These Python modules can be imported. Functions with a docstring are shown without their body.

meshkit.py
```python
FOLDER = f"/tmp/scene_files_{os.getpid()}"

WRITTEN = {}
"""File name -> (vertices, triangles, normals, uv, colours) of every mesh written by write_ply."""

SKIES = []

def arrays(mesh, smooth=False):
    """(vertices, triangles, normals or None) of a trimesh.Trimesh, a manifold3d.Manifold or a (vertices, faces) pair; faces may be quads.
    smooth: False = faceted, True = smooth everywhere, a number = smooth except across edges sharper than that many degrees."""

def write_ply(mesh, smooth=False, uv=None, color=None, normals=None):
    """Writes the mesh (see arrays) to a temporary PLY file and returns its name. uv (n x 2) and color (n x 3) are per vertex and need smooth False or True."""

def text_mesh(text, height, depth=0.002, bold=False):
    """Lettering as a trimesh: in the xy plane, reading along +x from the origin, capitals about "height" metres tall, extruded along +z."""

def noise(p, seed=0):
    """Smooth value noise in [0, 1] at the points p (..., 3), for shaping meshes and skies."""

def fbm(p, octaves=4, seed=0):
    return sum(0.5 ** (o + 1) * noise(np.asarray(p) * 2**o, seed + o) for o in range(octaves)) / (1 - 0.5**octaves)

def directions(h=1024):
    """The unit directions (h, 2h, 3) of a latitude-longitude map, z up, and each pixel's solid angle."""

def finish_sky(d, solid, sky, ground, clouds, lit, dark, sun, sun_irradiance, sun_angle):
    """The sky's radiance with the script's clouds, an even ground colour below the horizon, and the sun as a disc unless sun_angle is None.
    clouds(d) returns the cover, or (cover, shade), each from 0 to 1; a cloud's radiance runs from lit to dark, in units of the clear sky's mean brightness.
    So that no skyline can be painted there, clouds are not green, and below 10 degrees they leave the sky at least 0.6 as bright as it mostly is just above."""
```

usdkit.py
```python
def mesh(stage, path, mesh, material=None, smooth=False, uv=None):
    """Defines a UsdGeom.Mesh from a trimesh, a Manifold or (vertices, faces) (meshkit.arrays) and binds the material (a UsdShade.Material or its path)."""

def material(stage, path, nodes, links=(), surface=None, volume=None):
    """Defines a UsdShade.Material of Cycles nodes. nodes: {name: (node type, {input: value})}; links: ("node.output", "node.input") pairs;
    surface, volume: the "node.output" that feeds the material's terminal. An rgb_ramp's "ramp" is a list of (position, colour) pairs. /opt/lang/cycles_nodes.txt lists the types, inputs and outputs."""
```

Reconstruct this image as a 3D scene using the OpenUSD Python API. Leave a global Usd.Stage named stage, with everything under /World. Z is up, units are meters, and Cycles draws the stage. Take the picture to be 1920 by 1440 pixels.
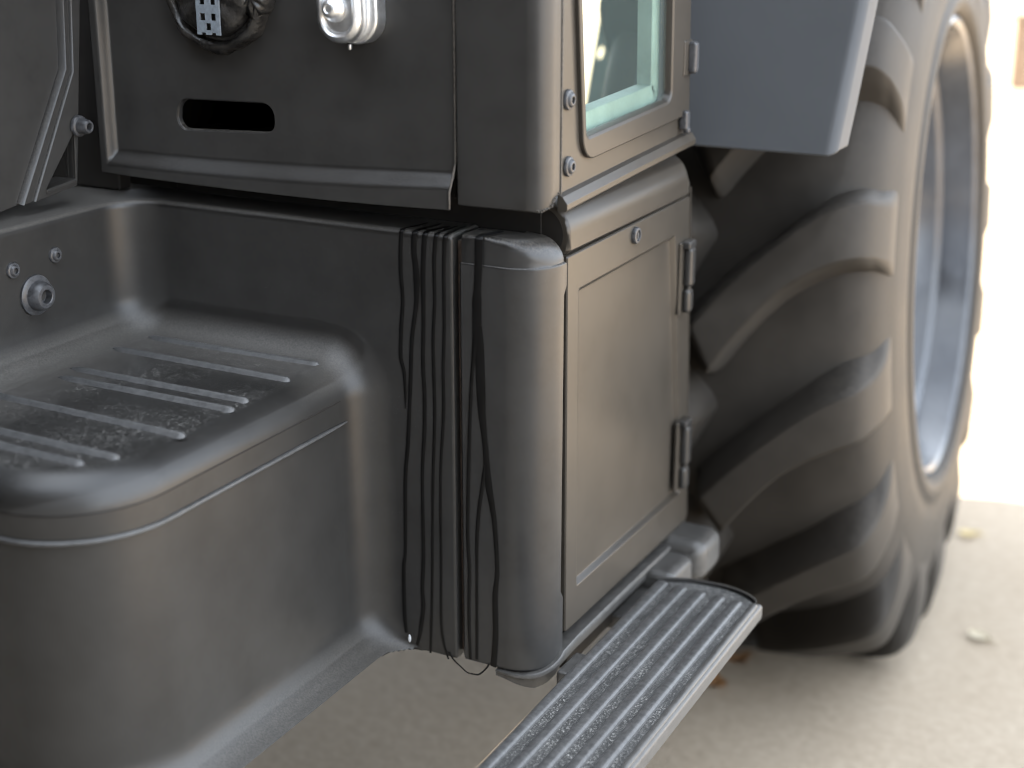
import math, random
import numpy as np, trimesh, manifold3d as m3, usdkit, meshkit
from shapely.geometry import Polygon
from scipy.ndimage import gaussian_filter1d
from pxr import Usd, UsdGeom, UsdLux, UsdShade, Gf, Sdf
random.seed(7); rng = np.random.default_rng(7)

stage = Usd.Stage.CreateInMemory()
UsdGeom.SetStageUpAxis(stage, UsdGeom.Tokens.z); UsdGeom.SetStageMetersPerUnit(stage, 1.0)
UsdGeom.Xform.Define(stage, '/World'); UsdGeom.Scope.Define(stage, '/World/Looks')

# ------------------------------------------------------------------ camera
EXPOSURE = 3.25
FPX = 2800.0
YAW = math.atan2(.4627, .8865)
PITCH = math.atan(940 / FPX)
CAM = np.array([0.5995, -1.2622, 1.2])
R_ = np.array([math.cos(YAW), math.sin(YAW), 0]); H_ = np.array([-math.sin(YAW), math.cos(YAW), 0]); Z_ = np.array([0, 0, 1.])
F_ = H_ * math.cos(PITCH) - Z_ * math.sin(PITCH); U_ = Z_ * math.cos(PITCH) + H_ * math.sin(PITCH)
cam = UsdGeom.Camera.Define(stage, '/World/camera')
M = Gf.Matrix4d(*[float(v) for v in (*R_, 0, *U_, 0, *(-F_), 0, *CAM, 1)])
cam.AddTransformOp().Set(M)
cam.CreateHorizontalApertureAttr(56.0); cam.CreateVerticalApertureAttr(42.0)
cam.CreateFocalLengthAttr(FPX / 1920 * 56.0)
cam.CreateFStopAttr(3.5); cam.CreateFocusDistanceAttr(1.545)
cam.CreateClippingRangeAttr(Gf.Vec2f(0.05, 500))
cam.CreateExposureAttr(EXPOSURE)

def ray(px, py): return F_ + R_ * (px - 960) / FPX - U_ * (py - 720) / FPX
def on(px, py, axis, val):          # point of the photograph on the plane axis = val
    r = ray(px, py); return CAM + r * ((val - CAM[axis]) / r[axis])

# ------------------------------------------------------------------ sky and sun
SKY, CLOUD = 0.06, 11.0          # thin bright cloud over the whole sky
SUN_EL, SUN_AZ = math.radians(50), math.atan2(-1.0, 0.06)      # toward the sun: from the tractor's far side
sdir = np.array([math.sin(SUN_AZ) * math.cos(SUN_EL), math.cos(SUN_AZ) * math.cos(SUN_EL), math.sin(SUN_EL)])
usdkit.material(stage, '/World/Looks/sky_light', {
    'sky': ('sky_texture', {'sky_type': 'single_scattering', 'sun_disc': False, 'sun_elevation': SUN_EL, 'sun_rotation': SUN_AZ, 'air_density': 1.0, 'aerosol_density': 2.0}),
    'tc': ('texture_coordinate', {}), 'mp': ('mapping', {'scale': (1.0, 1.0, 2.2)}), 'n': ('noise_texture', {'scale': 2.2, 'detail': 6, 'roughness': .55}),
    'mr': ('map_range', {'from_min': .35, 'from_max': .62, 'to_min': .45, 'to_max': .95, 'clamp': True}),
    'mx': ('mix_color', {'b': (CLOUD * .92, CLOUD, CLOUD * 1.10), 'use_clamp': False}),
    'bg': ('background_shader', {'strength': SKY})},
    [('tc.generated', 'mp.vector'), ('mp.vector', 'n.vector'), ('n.fac', 'mr.value'), ('mr.result', 'mx.fac'), ('sky.color', 'mx.a'), ('mx.result', 'bg.color')], surface='bg.background')
dome = UsdLux.DomeLight.Define(stage, '/World/sky')
UsdShade.MaterialBindingAPI.Apply(dome.GetPrim()).Bind(UsdShade.Material.Get(stage, '/World/Looks/sky_light'))
dome.GetPrim().SetCustomDataByKey('kind', 'structure')
sun = UsdLux.DistantLight.Define(stage, '/World/sun')
sun.CreateIntensityAttr(1.25); sun.CreateAngleAttr(0.8); sun.CreateNormalizeAttr(True); sun.CreateColorAttr(Gf.Vec3f(1, .86, .67))
zz = sdir; xx = np.cross([0, 0, 1], zz); xx /= np.linalg.norm(xx); yy = np.cross(zz, xx)
sun.AddTransformOp().Set(Gf.Matrix4d(*[float(v) for v in (*xx, 0, *yy, 0, *zz, 0, 0, 0, 6, 1)]))

# ------------------------------------------------------------------ materials
def mat(name, col, rough=.45, metal=0., spec=.5, var=.25, rvar=.12, nscale=9., fine=900., bump=.0, bdist=.0006, dust=0., dustcol=(.20, .175, .145), dust_scale=60., scratch=0., scratchcol=(.3, .3, .3), bevel=0., coat=0., diffr=0., scuff=0., scuffcol=(.22, .20, .175), corners=False, drange=(.43, .64)):
    """A worn solid surface: colour and gloss vary a little, optional fine grain, dust on faces that look up, short scratches."""
    N = {'tc': ('geometry', {}),
         'n1': ('noise_texture', {'scale': nscale, 'detail': 5, 'roughness': .6}),
         'rr': ('map_range', {'from_min': .3, 'from_max': .7, 'to_min': rough - rvar, 'to_max': rough + rvar}),
         'cr': ('rgb_ramp', {'ramp': [(.3, tuple(c * (1 - var) for c in col)), (.7, tuple(c * (1 + var) for c in col))]}),
         'p': ('principled_bsdf', {'metallic': metal, 'specular_ior_level': spec, 'coat_weight': coat, 'coat_roughness': .15, 'diffuse_roughness': diffr})}
    L = [('tc.position', 'n1.vector'), ('n1.fac', 'rr.value'), ('n1.fac', 'cr.fac')]
    color, rsock = 'cr.color', 'rr.result'
    if scratch:
        N['mp'] = ('mapping', {'scale': (1, 1, 1), 'rotation': (.3, .5, .8)})
        N['v'] = ('noise_texture', {'scale': 520, 'detail': 3, 'roughness': .75, 'distortion': 2.5})
        N['vr'] = ('rgb_ramp', {'ramp': [(.60, (0, 0, 0)), (.70, (1, 1, 1))]})
        N['vm'] = ('noise_texture', {'scale': 26, 'detail': 4})
        N['vmr'] = ('map_range', {'from_min': .40, 'from_max': .62, 'to_min': 0, 'to_max': scratch, 'clamp': True})
        N['vx'] = ('math', {'math_type': 'multiply'})
        N['sm'] = ('mix_color', {'blend_type': 'mix', 'b': scratchcol})
        N['bw'] = ('rgb_to_bw', {})
        L += [('tc.position', 'v.vector'), ('v.fac', 'vr.fac'), ('vr.color', 'bw.color'), ('tc.position', 'vm.vector'), ('vm.fac', 'vmr.value'),
              ('bw.val', 'vx.value1'), ('vmr.result', 'vx.value2'), ('vx.value', 'sm.fac'), (color, 'sm.a')]
        color = 'sm.result'
    if dust:
        N['sx'] = ('separate_xyz', {})
        N['du'] = ('map_range', {'from_min': .30, 'from_max': .80, 'to_min': 0, 'to_max': 1, 'clamp': True})
        N['dn'] = ('noise_texture', {'scale': dust_scale, 'detail': 8, 'roughness': .72})
        N['dr'] = ('map_range', {'from_min': drange[0], 'from_max': drange[1], 'to_min': 0, 'to_max': dust, 'clamp': True})
        N['dx'] = ('math', {'math_type': 'multiply'})
        N['dm'] = ('mix_color', {'blend_type': 'mix', 'b': dustcol})
        N['drr'] = ('mix_float', {'b': .85})
        L += [('tc.normal', 'sx.vector'), ('sx.z', 'du.value'), ('tc.position', 'dn.vector'), ('dn.fac', 'dr.value'), ('du.result', 'dx.value1'), ('dr.result', 'dx.value2'),
              (color, 'dm.a'), (rsock, 'drr.a')]
        dv = 'dx.value'
        if corners:          # dirt gathers against the walls and on the low flange
            N['cx'] = ('separate_xyz', {}); N['cy'] = ('map_range', {'from_min': -.11, 'from_max': -.015, 'to_min': 0, 'to_max': 1, 'clamp': True})
            N['cxx'] = ('map_range', {'from_min': -.42, 'from_max': -.52, 'to_min': 0, 'to_max': 1, 'clamp': True}); N['cz'] = ('map_range', {'from_min': .46, 'from_max': .42, 'to_min': 0, 'to_max': .9, 'clamp': True})
            N['cm'] = ('math', {'math_type': 'maximum'}); N['cn'] = ('math', {'math_type': 'maximum'}); N['co'] = ('math', {'math_type': 'multiply'})
            L += [('tc.position', 'cx.vector'), ('cx.y', 'cy.value'), ('cx.x', 'cxx.value'), ('cx.z', 'cz.value'), ('cy.result', 'cm.value1'), ('cxx.result', 'cm.value2'),
                  ('cm.value', 'cn.value1'), ('cz.result', 'cn.value2'), ('cn.value', 'co.value1'), ('dx.value', 'co.value2')]
            dv = 'co.value'
        L += [(dv, 'dm.fac'), (dv, 'drr.fac')]
        color, rsock = 'dm.result', 'drr.result'
    if scuff:
        N['tx'] = ('separate_xyz', {}); N['tu'] = ('map_range', {'from_min': .93, 'from_max': .995, 'to_min': 0, 'to_max': 1, 'clamp': True})
        N['tn'] = ('noise_texture', {'scale': 420, 'detail': 5, 'roughness': .75, 'distortion': .6}); N['tr'] = ('map_range', {'from_min': .535, 'from_max': .60, 'to_min': 0, 'to_max': scuff, 'clamp': True})
        N['tl'] = ('noise_texture', {'scale': 13, 'detail': 4, 'roughness': .6}); N['tlr'] = ('map_range', {'from_min': .38, 'from_max': .60, 'to_min': .25, 'to_max': 1, 'clamp': True})
        N['t1'] = ('math', {'math_type': 'multiply'}); N['t2'] = ('math', {'math_type': 'multiply'}); N['tm'] = ('mix_color', {'b': scuffcol}); N['trr'] = ('mix_float', {'b': .8})
        L += [('tc.normal', 'tx.vector'), ('tx.z', 'tu.value'), ('tc.position', 'tn.vector'), ('tn.fac', 'tr.value'), ('tc.position', 'tl.vector'), ('tl.fac', 'tlr.value'),
              ('tu.result', 't1.value1'), ('tr.result', 't1.value2'), ('t1.value', 't2.value1'), ('tlr.result', 't2.value2'), ('t2.value', 'tm.fac'), (color, 'tm.a'), ('t2.value', 'trr.fac'), (rsock, 'trr.a')]
        color, rsock = 'tm.result', 'trr.result'
    L += [(color, 'p.base_color'), (rsock, 'p.roughness')]
    nsock = None
    if bevel:
        N['bv'] = ('bevel', {'samples': 4, 'radius': bevel}); nsock = 'bv.bevel'
    if bump:
        N['nb'] = ('noise_texture', {'scale': fine, 'detail': 3, 'roughness': .6})
        N['b'] = ('bump', {'strength': bump, 'distance': bdist})
        L += [('tc.position', 'nb.vector'), ('nb.fac', 'b.height')]
        if nsock: L += [(nsock, 'b.normal')]
        nsock = 'b.normal'
    if nsock: L += [(nsock, 'p.normal')]
    return usdkit.material(stage, '/World/Looks/' + name, N, L, surface='p.BSDF')

M_TUB = mat('moulded_plastic', (.0120, .0112, .0102), rough=.35, rvar=.03, var=.15, spec=.48, nscale=14, bump=.30, fine=1500, bdist=.0004, dust=.70, dustcol=(.15, .138, .122), dust_scale=480, drange=(.22, .82), corners=True, scuff=.55, scuffcol=(.20, .19, .175), scratch=.4, scratchcol=(.10, .10, .10))
M_CAP = mat('satin_plastic', (.0125, .0118, .0110), rough=.36, rvar=.04, var=.15, spec=.54, nscale=16, bump=.2, fine=1300, bdist=.0003, dust=.4, dust_scale=400, scratch=.4, scratchcol=(.07, .07, .07), bevel=.0012)
M_PAINT = mat('black_paint', (.0140, .0130, .0118), rough=.37, rvar=.04, var=.15, spec=.52, nscale=20, bump=.15, fine=1100, bdist=.0003, dust=.12, dust_scale=900, scratch=.4, scratchcol=(.06, .06, .06), bevel=.0015)
M_SIDE = mat('side_paint', (.021, .0175, .0135), rough=.36, rvar=.03, var=.1, spec=.42, nscale=12, bump=.12, fine=900, bdist=.0003, dust=.12, dust_scale=900, scratch=.08, scratchcol=(.10, .09, .08), bevel=.0012)
M_FENDER = mat('fender_plastic', (.064, .067, .071), spec=.15, rough=.6, rvar=.03, var=.05, nscale=8, bump=.2, fine=900, bdist=.0003)
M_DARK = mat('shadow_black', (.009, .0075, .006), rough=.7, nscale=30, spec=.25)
M_RUST = mat('rusty_steel', (.035, .022, .014), rough=.7, var=.8, nscale=160, bump=.5, fine=600, bdist=.001)
M_BOLT = mat('bolt_steel', (.05, .05, .052), rough=.36, metal=.35, nscale=200, rvar=.1, bevel=.0006)
M_SOCKET = mat('socket_dark', (.015, .014, .013), rough=.5, nscale=200)
M_CHROME = mat('polished_steel', (.80, .81, .82), rough=.33, metal=1., var=.05, rvar=.04, nscale=60, bevel=.001)
M_STRIP = mat('punched_metal', (.19, .215, .24), rough=.45, metal=.6, var=.2, nscale=220, bevel=.0006)
M_BOOT = mat('wrinkled_rubber', (.010, .009, .008), rough=.32, var=.5, nscale=70, bump=.6, fine=120, bdist=.0025)
M_TYRE = mat('tyre_rubber', (.029, .0255, .0215), rough=.58, rvar=.05, nscale=11, spec=.14, bump=.3, fine=700, bdist=.0006, dust=.35, dustcol=(.07, .06, .05), dust_scale=120)
M_WALL = M_TYRE
M_RIM = mat('rim_paint', (.045, .048, .054), rough=.25, rvar=.04, nscale=9)
M_STEP = mat('step_tread', (.021, .0205, .020), rough=.46, rvar=.10, nscale=60, bump=.8, fine=420, bdist=.0010, dust=.3, dust_scale=700, dustcol=(.12, .115, .105), scuff=.9, scuffcol=(.30, .29, .27), scratch=.5, scratchcol=(.30, .31, .32))
M_RIB = mat('step_ridge', (.064, .062, .060), rough=.30, rvar=.04, metal=.2, nscale=120, bump=.1, fine=900, bdist=.0002, scratch=.25, scratchcol=(.3, .3, .3))
M_NOSE = mat('step_nosing', (.055, .052, .048), rough=.40, rvar=.06, metal=.1, nscale=90, bump=.3, fine=800, bdist=.0004, scratch=.5, scratchcol=(.26, .25, .23))
M_TRIB = mat('tray_ridge', (.046, .0455, .045), rough=.36, rvar=.05, nscale=120, bump=.3, fine=900, bdist=.0003, dust=.15, dustcol=(.12, .115, .11), dust_scale=500)
M_TRIM = mat('pale_trim', (.30, .335, .31), rough=.6, nscale=20)
M_SEAT = mat('seat_cloth', (.10, .14, .125), rough=.8, nscale=40)
M_STRAND = mat('dark_film', (.0015, .0013, .0012), rough=.42, rvar=.05, nscale=90, spec=.22)
M_PALE = mat('glint_pale', (.42, .43, .44), rough=.5, nscale=200)  # pale colour of the painted glint on the footwell flange
M_WORN = mat('worn_edge', (.055, .048, .040), rough=.5, var=.6, nscale=260, bump=.5, fine=900, bdist=.0004)

usdkit.material(stage, '/World/Looks/tinted_glass', {
    'fr': ('fresnel', {'IOR': 1.52}), 't': ('transparent_bsdf', {'color': (.84, .90, .87)}),
    'g': ('glossy_bsdf', {'color': (1, 1, 1), 'roughness': .03}), 'gd': ('diffuse_bsdf', {'color': (.30, .36, .33)}),
    'geo': ('geometry', {}), 'n': ('noise_texture', {'scale': 260, 'detail': 6, 'roughness': .75}),
    'mr': ('map_range', {'from_min': .62, 'from_max': .85, 'to_min': .03, 'to_max': .35, 'clamp': True}),
    'inv': ('math', {'math_type': 'subtract', 'value1': 1.0}), 'fm': ('math', {'math_type': 'multiply'}), 'm0': ('mix_closure', {}), 'm': ('mix_closure', {})},
    [('geo.position', 'n.vector'), ('n.fac', 'mr.value'), ('mr.result', 'm0.fac'), ('t.BSDF', 'm0.closure1'), ('gd.BSDF', 'm0.closure2'),
     ('geo.backfacing', 'inv.value2'), ('fr.fac', 'fm.value1'), ('inv.value', 'fm.value2'), ('fm.value', 'm.fac'), ('m0.closure', 'm.closure1'), ('g.BSDF', 'm.closure2')], surface='m.closure')
M_GLASS = UsdShade.Material.Get(stage, '/World/Looks/tinted_glass')

usdkit.material(stage, '/World/Looks/sandy_concrete', {
    'geo': ('geometry', {}), 'n1': ('noise_texture', {'scale': 1.4, 'detail': 8, 'roughness': .62}), 'n2': ('noise_texture', {'scale': 55, 'detail': 6, 'roughness': .7}),
    'r1': ('rgb_ramp', {'ramp': [(.3, (.30, .24, .172)), (.7, (.37, .31, .237))]}), 'r2': ('rgb_ramp', {'ramp': [(.3, (.72, .70, .67)), (.65, (1, 1, 1))]}),
    'mx': ('mix_color', {'blend_type': 'multiply', 'fac': .8}), 'b': ('bump', {'strength': .6, 'distance': .004}),
    'p': ('principled_bsdf', {'roughness': .85, 'specular_ior_level': .3})},
    [('geo.position', 'n1.vector'), ('geo.position', 'n2.vector'), ('n1.fac', 'r1.fac'), ('n2.fac', 'r2.fac'), ('r1.color', 'mx.a'), ('r2.color', 'mx.b'),
     ('mx.result', 'p.base_color'), ('n2.fac', 'b.height'), ('b.normal', 'p.normal')], surface='p.BSDF')
M_GROUND = UsdShade.Material.Get(stage, '/World/Looks/sandy_concrete')
def leafmat(name, c):
    return usdkit.material(stage, '/World/Looks/' + name, {'d': ('principled_bsdf', {'base_color': c, 'roughness': .6}), 't': ('translucent_bsdf', {'color': c}), 'm': ('mix_closure', {'fac': .25})},
                           [('d.BSDF', 'm.closure1'), ('t.BSDF', 'm.closure2')], surface='m.closure')
M_LEAFY = leafmat('yellow_leaf', (.52, .41, .20)); M_LEAFO = leafmat('orange_leaf', (.30, .16, .07)); M_LEAFP = leafmat('pale_leaf', (.46, .40, .29))
M_SHADE_WALL = mat('shade_wall_dark', (.035, .028, .022), rough=.8, nscale=3)  # dark colour of the added, unseen shading walls
M_WOOD = mat('brown_wood', (.15, .105, .07), rough=.7, var=.3, nscale=12)

# ------------------------------------------------------------------ helpers
_used = {}
def path_for(name, parent):
    base = (parent or '/World') + '/' + name
    n = _used.get(base, -1) + 1; _used[base] = n
    return base if n == 0 else f'{base}_{n:03d}'
def tag(prim, label=None, cat=None, group=None, kind=None):
    for k, v in (('label', label), ('category', cat), ('group', group), ('kind', kind)):
        if v: prim.SetCustomDataByKey(k, v)
    return prim
def thing(name, label, cat, group=None, loc=(0, 0, 0)):
    x = UsdGeom.Xform.Define(stage, path_for(name, None)); x.AddTranslateOp().Set(Gf.Vec3d(*map(float, loc)))
    tag(x.GetPrim(), label, cat, group); return str(x.GetPath())
def obj(name, mesh, m, parent=None, label=None, smooth=35, cat=None, group=None, kind=None):
    p = path_for(name, parent)
    if isinstance(mesh, tuple) and len(mesh) == 3:                # vertices, triangles, normals given
        v, f, n = mesh
        g = usdkit.mesh(stage, p, (v, f), m, smooth=False)
        from pxr import Vt
        g.CreateNormalsAttr(Vt.Vec3fArray.FromNumpy(n.astype(np.float32))); g.SetNormalsInterpolation('vertex')
    else:
        g = usdkit.mesh(stage, p, mesh, m, smooth=smooth)
    tag(g.GetPrim(), label, cat, group, kind); return p
def cat_(*ms): return trimesh.util.concatenate([as_tm(m) for m in ms])
def as_tm(m):
    v, f, _ = meshkit.arrays(m); return trimesh.Trimesh(v, f, process=False)
def rbox(lo, hi, r=.003, seg=12):
    lo, hi = np.array(lo, float), np.array(hi, float); r = min(r, *(hi - lo) / 2.01)
    s = m3.Manifold.sphere(r, seg)
    return m3.Manifold.batch_hull([s.translate([lo[0] + r if i & 1 else hi[0] - r, lo[1] + r if i & 2 else hi[1] - r, lo[2] + r if i & 4 else hi[2] - r]) for i in range(8)])
def hull(pts): return m3.Manifold.hull_points(np.asarray(pts, np.float32))
def loft(loops, closed=True, cap0=False, cap1=False):
    L = [np.asarray(l, float) for l in loops]; n = len(L[0]); V = np.vstack(L); Fs = []
    for k in range(len(L) - 1):
        for i in range(n if closed else n - 1):
            j = (i + 1) % n; a, b, c, d = k * n + i, k * n + j, (k + 1) * n + j, (k + 1) * n + i
            Fs += [(a, b, c), (a, c, d)]
    V = list(V)
    if cap0:
        V.append(L[0].mean(0)); ci = len(V) - 1; Fs += [(ci, (i + 1) % n, i) for i in range(n)]
    if cap1:
        V.append(L[-1].mean(0)); ci = len(V) - 1; o = (len(L) - 1) * n; Fs += [(ci, o + i, o + (i + 1) % n) for i in range(n)]
    t = trimesh.Trimesh(np.array(V), np.array(Fs), process=False)
    return t
def outward(t):
    t.fix_normals(); return t
def round_poly(pts, r, n=6):
    """2D polygon with rounded corners, constant number of points."""
    P = np.asarray(pts, float); out = []; r = np.broadcast_to(r, len(P))
    for i in range(len(P)):
        a, b, c = P[i - 1], P[i], P[(i + 1) % len(P)]
        u = (a - b) / np.linalg.norm(a - b); w = (c - b) / np.linalg.norm(c - b)
        ang = math.acos(np.clip(u @ w, -1, 1)); d = r[i] / math.tan(ang / 2)
        p0, p1 = b + u * d, b + w * d; cen = b + (u + w) / np.linalg.norm(u + w) * r[i] / math.sin(ang / 2)
        a0 = math.atan2(*(p0 - cen)[::-1]); a1 = math.atan2(*(p1 - cen)[::-1]); da = (a1 - a0 + math.pi) % (2 * math.pi) - math.pi
        out += [cen + r[i] * np.array([math.cos(a0 + da * t), math.sin(a0 + da * t)]) for t in np.linspace(0, 1, n)]
    return np.array(out)
def yz(P, x): P = np.asarray(P); return np.c_[np.full(len(P), x), P[:, 0], P[:, 1]]
def mitre(Q, d):
    Q = np.asarray(Q, float); n = len(Q); out = []
    sg = np.sign(np.sum(Q[:, 0] * np.roll(Q[:, 1], -1) - np.roll(Q[:, 0], -1) * Q[:, 1]))
    for i in range(n):
        u = Q[i] - Q[i - 1]; w = Q[(i + 1) % n] - Q[i]; u /= np.linalg.norm(u); w /= np.linalg.norm(w); nu, nw = sg * np.array([-u[1], u[0]]), sg * np.array([-w[1], w[0]])
        m = (nu + nw) / (1 + nu @ nw); out.append(Q[i] + m * d)
    return np.array(out)
def xz(P, y): P = np.asarray(P); return np.c_[P[:, 0], np.full(len(P), y), P[:, 1]]
def inset(P, d):
    """moves a constant-count loop inwards along its normals"""
    P = np.asarray(P, float); T = np.roll(P, -1, 0) - np.roll(P, 1, 0); T /= np.linalg.norm(T, axis=1)[:, None] + 1e-12
    area = 0.5 * np.sum(P[:, 0] * np.roll(P[:, 1], -1) - np.roll(P[:, 0], -1) * P[:, 1]); N = np.c_[-T[:, 1], T[:, 0]] * np.sign(area)
    return P + N * d
def extr(poly, axis, a, b):
    """polygon (2D, may have holes) extruded along axis 0 (poly in y,z) or axis 1 (poly in x,z) or 2"""
    t = trimesh.creation.extrude_polygon(poly, b - a, engine='earcut'); v = t.vertices
    w = {0: np.c_[v[:, 2] + a, v[:, 0], v[:, 1]], 1: np.c_[v[:, 0], v[:, 2] + a, v[:, 1]], 2: np.c_[v[:, 0], v[:, 1], v[:, 2] + a]}[axis]
    f = t.faces if axis != 1 else t.faces[:, ::-1]
    return trimesh.Trimesh(w, f, process=False)
def tube(pts, r, seg=8, flat=1.0):
    P = np.asarray(pts, float); n = len(P); r = np.broadcast_to(r, n); T = np.gradient(P, axis=0); T /= np.linalg.norm(T, axis=1)[:, None]
    up = np.array([0, 0, 1.]) if abs(T[:, 2]).mean() < .8 else np.array([0, 1., 0]); loops = []
    for i in range(n):
        a = np.cross(T[i], up); a /= np.linalg.norm(a); b = np.cross(a, T[i])
        th = np.linspace(0, 2 * np.pi, seg, endpoint=False)
        loops.append(P[i] + r[i] * (np.cos(th)[:, None] * a + flat * np.sin(th)[:, None] * b))
    return outward(loft(loops, cap0=True, cap1=True))
def revolve(profile, center, axis, seg=32):
    """profile of (radius, height along axis)"""
    t = trimesh.creation.revolve(np.asarray(profile, float), sections=seg)
    T = trimesh.geometry.align_vectors([0, 0, 1], axis); T[:3, 3] = center; t.apply_transform(T); return t
def bolt(parent, c, axis, r, h, name='bolt', washer=True, big=False):
    c, axis = np.asarray(c, float), np.asarray(axis, float); rs = r * .34
    prof = ([(0, 0), (r, 0), (r, .10 * h + .0008), (r * .93, .0022 + .1 * h), (r * .74, .0026 + .12 * h)] if washer else [(0, 0), (r * .8, 0)]) + \
           [(r * .72, h * .55), (r * .66, h * .82), (r * .55, h * .97), (rs * 1.15, h), (rs, h * .96), (rs * .95, h * .5), (0, h * .46)]
    p = obj(name, revolve(prof, c, axis, 36), M_BOLT, parent)
    obj('socket', revolve([(0, h * .47), (rs * .93, h * .47), (rs * .93, h * .52), (0, h * .52)], c, axis, 6), M_SOCKET, p)
    return p

def surface_net(fn, lo, hi, h):
    """mesh of fn = 0 (fn < 0 inside), its points moved on to the surface, with the field's own normals"""
    lo, hi = np.array(lo, float), np.array(hi, float); n = np.ceil((hi - lo) / h).astype(int) + 1
    ax = [lo[k] + h * np.arange(n[k]) for k in range(3)]
    D = fn(*np.meshgrid(*ax, indexing='ij'))
    S = D < 0; nc = n - 1; num = np.zeros((*nc, 3), np.float32); cnt = np.zeros(nc, np.float32); quads = []
    idx = np.arange(nc.prod()).reshape(nc)
    for k in range(3):
        sl0 = [slice(None)] * 3; sl1 = [slice(None)] * 3; sl0[k] = slice(0, -1); sl1[k] = slice(1, None)
        A, B = D[tuple(sl0)], D[tuple(sl1)]; cr = S[tuple(sl0)] != S[tuple(sl1)]; ii = np.argwhere(cr)
        t = (A / (A - B + 1e-20))[cr]; P = lo + h * ii; P[:, k] += h * t
        a, b = [(1, 2), (2, 0), (0, 1)][k]; cells = []
        for da, db in ((0, 0), (-1, 0), (-1, -1), (0, -1)):
            c = ii.copy(); c[:, a] += da; c[:, b] += db; cells.append(c)
        ok = np.all([((c >= 0) & (c < nc)).all(1) for c in cells], 0)
        for c in cells:
            g = ((c >= 0) & (c < nc)).all(1)
            np.add.at(num, tuple(c[g].T), P[g]); np.add.at(cnt, tuple(c[g].T), 1)
        q = np.stack([idx[tuple(c[ok].T)] for c in cells], 1); fl = ~S[tuple(sl0)][cr][ok]; q[fl] = q[fl][:, ::-1]; quads.append(q)
    Q = np.vstack(quads); use, inv = np.unique(Q, return_inverse=True); Q = inv.reshape(Q.shape)
    V = (num.reshape(-1, 3)[use] / cnt.reshape(-1)[use][:, None]).astype(float)
    def grad(V, e=5e-4):
        return np.stack([fn(*(V + np.eye(3)[k] * e).T) - fn(*(V - np.eye(3)[k] * e).T) for k in range(3)], 1) / (2 * e)
    for _ in range(3):
        g = grad(V); s = fn(*V.T) / np.maximum((g ** 2).sum(1), .2); V = V - g * np.clip(s, -h, h)[:, None] * .9
    g = grad(V, 8e-4); N = g / (np.linalg.norm(g, axis=1)[:, None] + 1e-12)
    T = np.vstack([Q[:, [0, 1, 2]], Q[:, [0, 2, 3]]])
    fnrm = np.cross(V[T[:, 1]] - V[T[:, 0]], V[T[:, 2]] - V[T[:, 0]])
    if (fnrm * N[T[:, 0]]).sum() < 0: T = T[:, ::-1]
    return V, T, N
def fU(a, b, r): u, w = np.maximum(r - a, 0), np.maximum(r - b, 0); return np.maximum(r, np.minimum(a, b)) - np.hypot(u, w)
def fI(a, b, r): u, w = np.maximum(r + a, 0), np.maximum(r + b, 0); return np.minimum(-r, np.maximum(a, b)) + np.hypot(u, w)

# ------------------------------------------------------------------ ground
g = trimesh.creation.box((160, 160, .5)); g.apply_translation((0, 0, -.25))
obj('ground', g, M_GROUND, kind='structure', label='pale sandy concrete ground under and beyond the tractor', cat='ground', smooth=False)

# ------------------------------------------------------------------ tractor
XS = -0.024                       # plane of the tractor's right side; its front face lies on y = 0
T = thing('tractor', 'black matte tractor, close up, with moulded footwell, side step and big lugged tyre', 'tractor')

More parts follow.
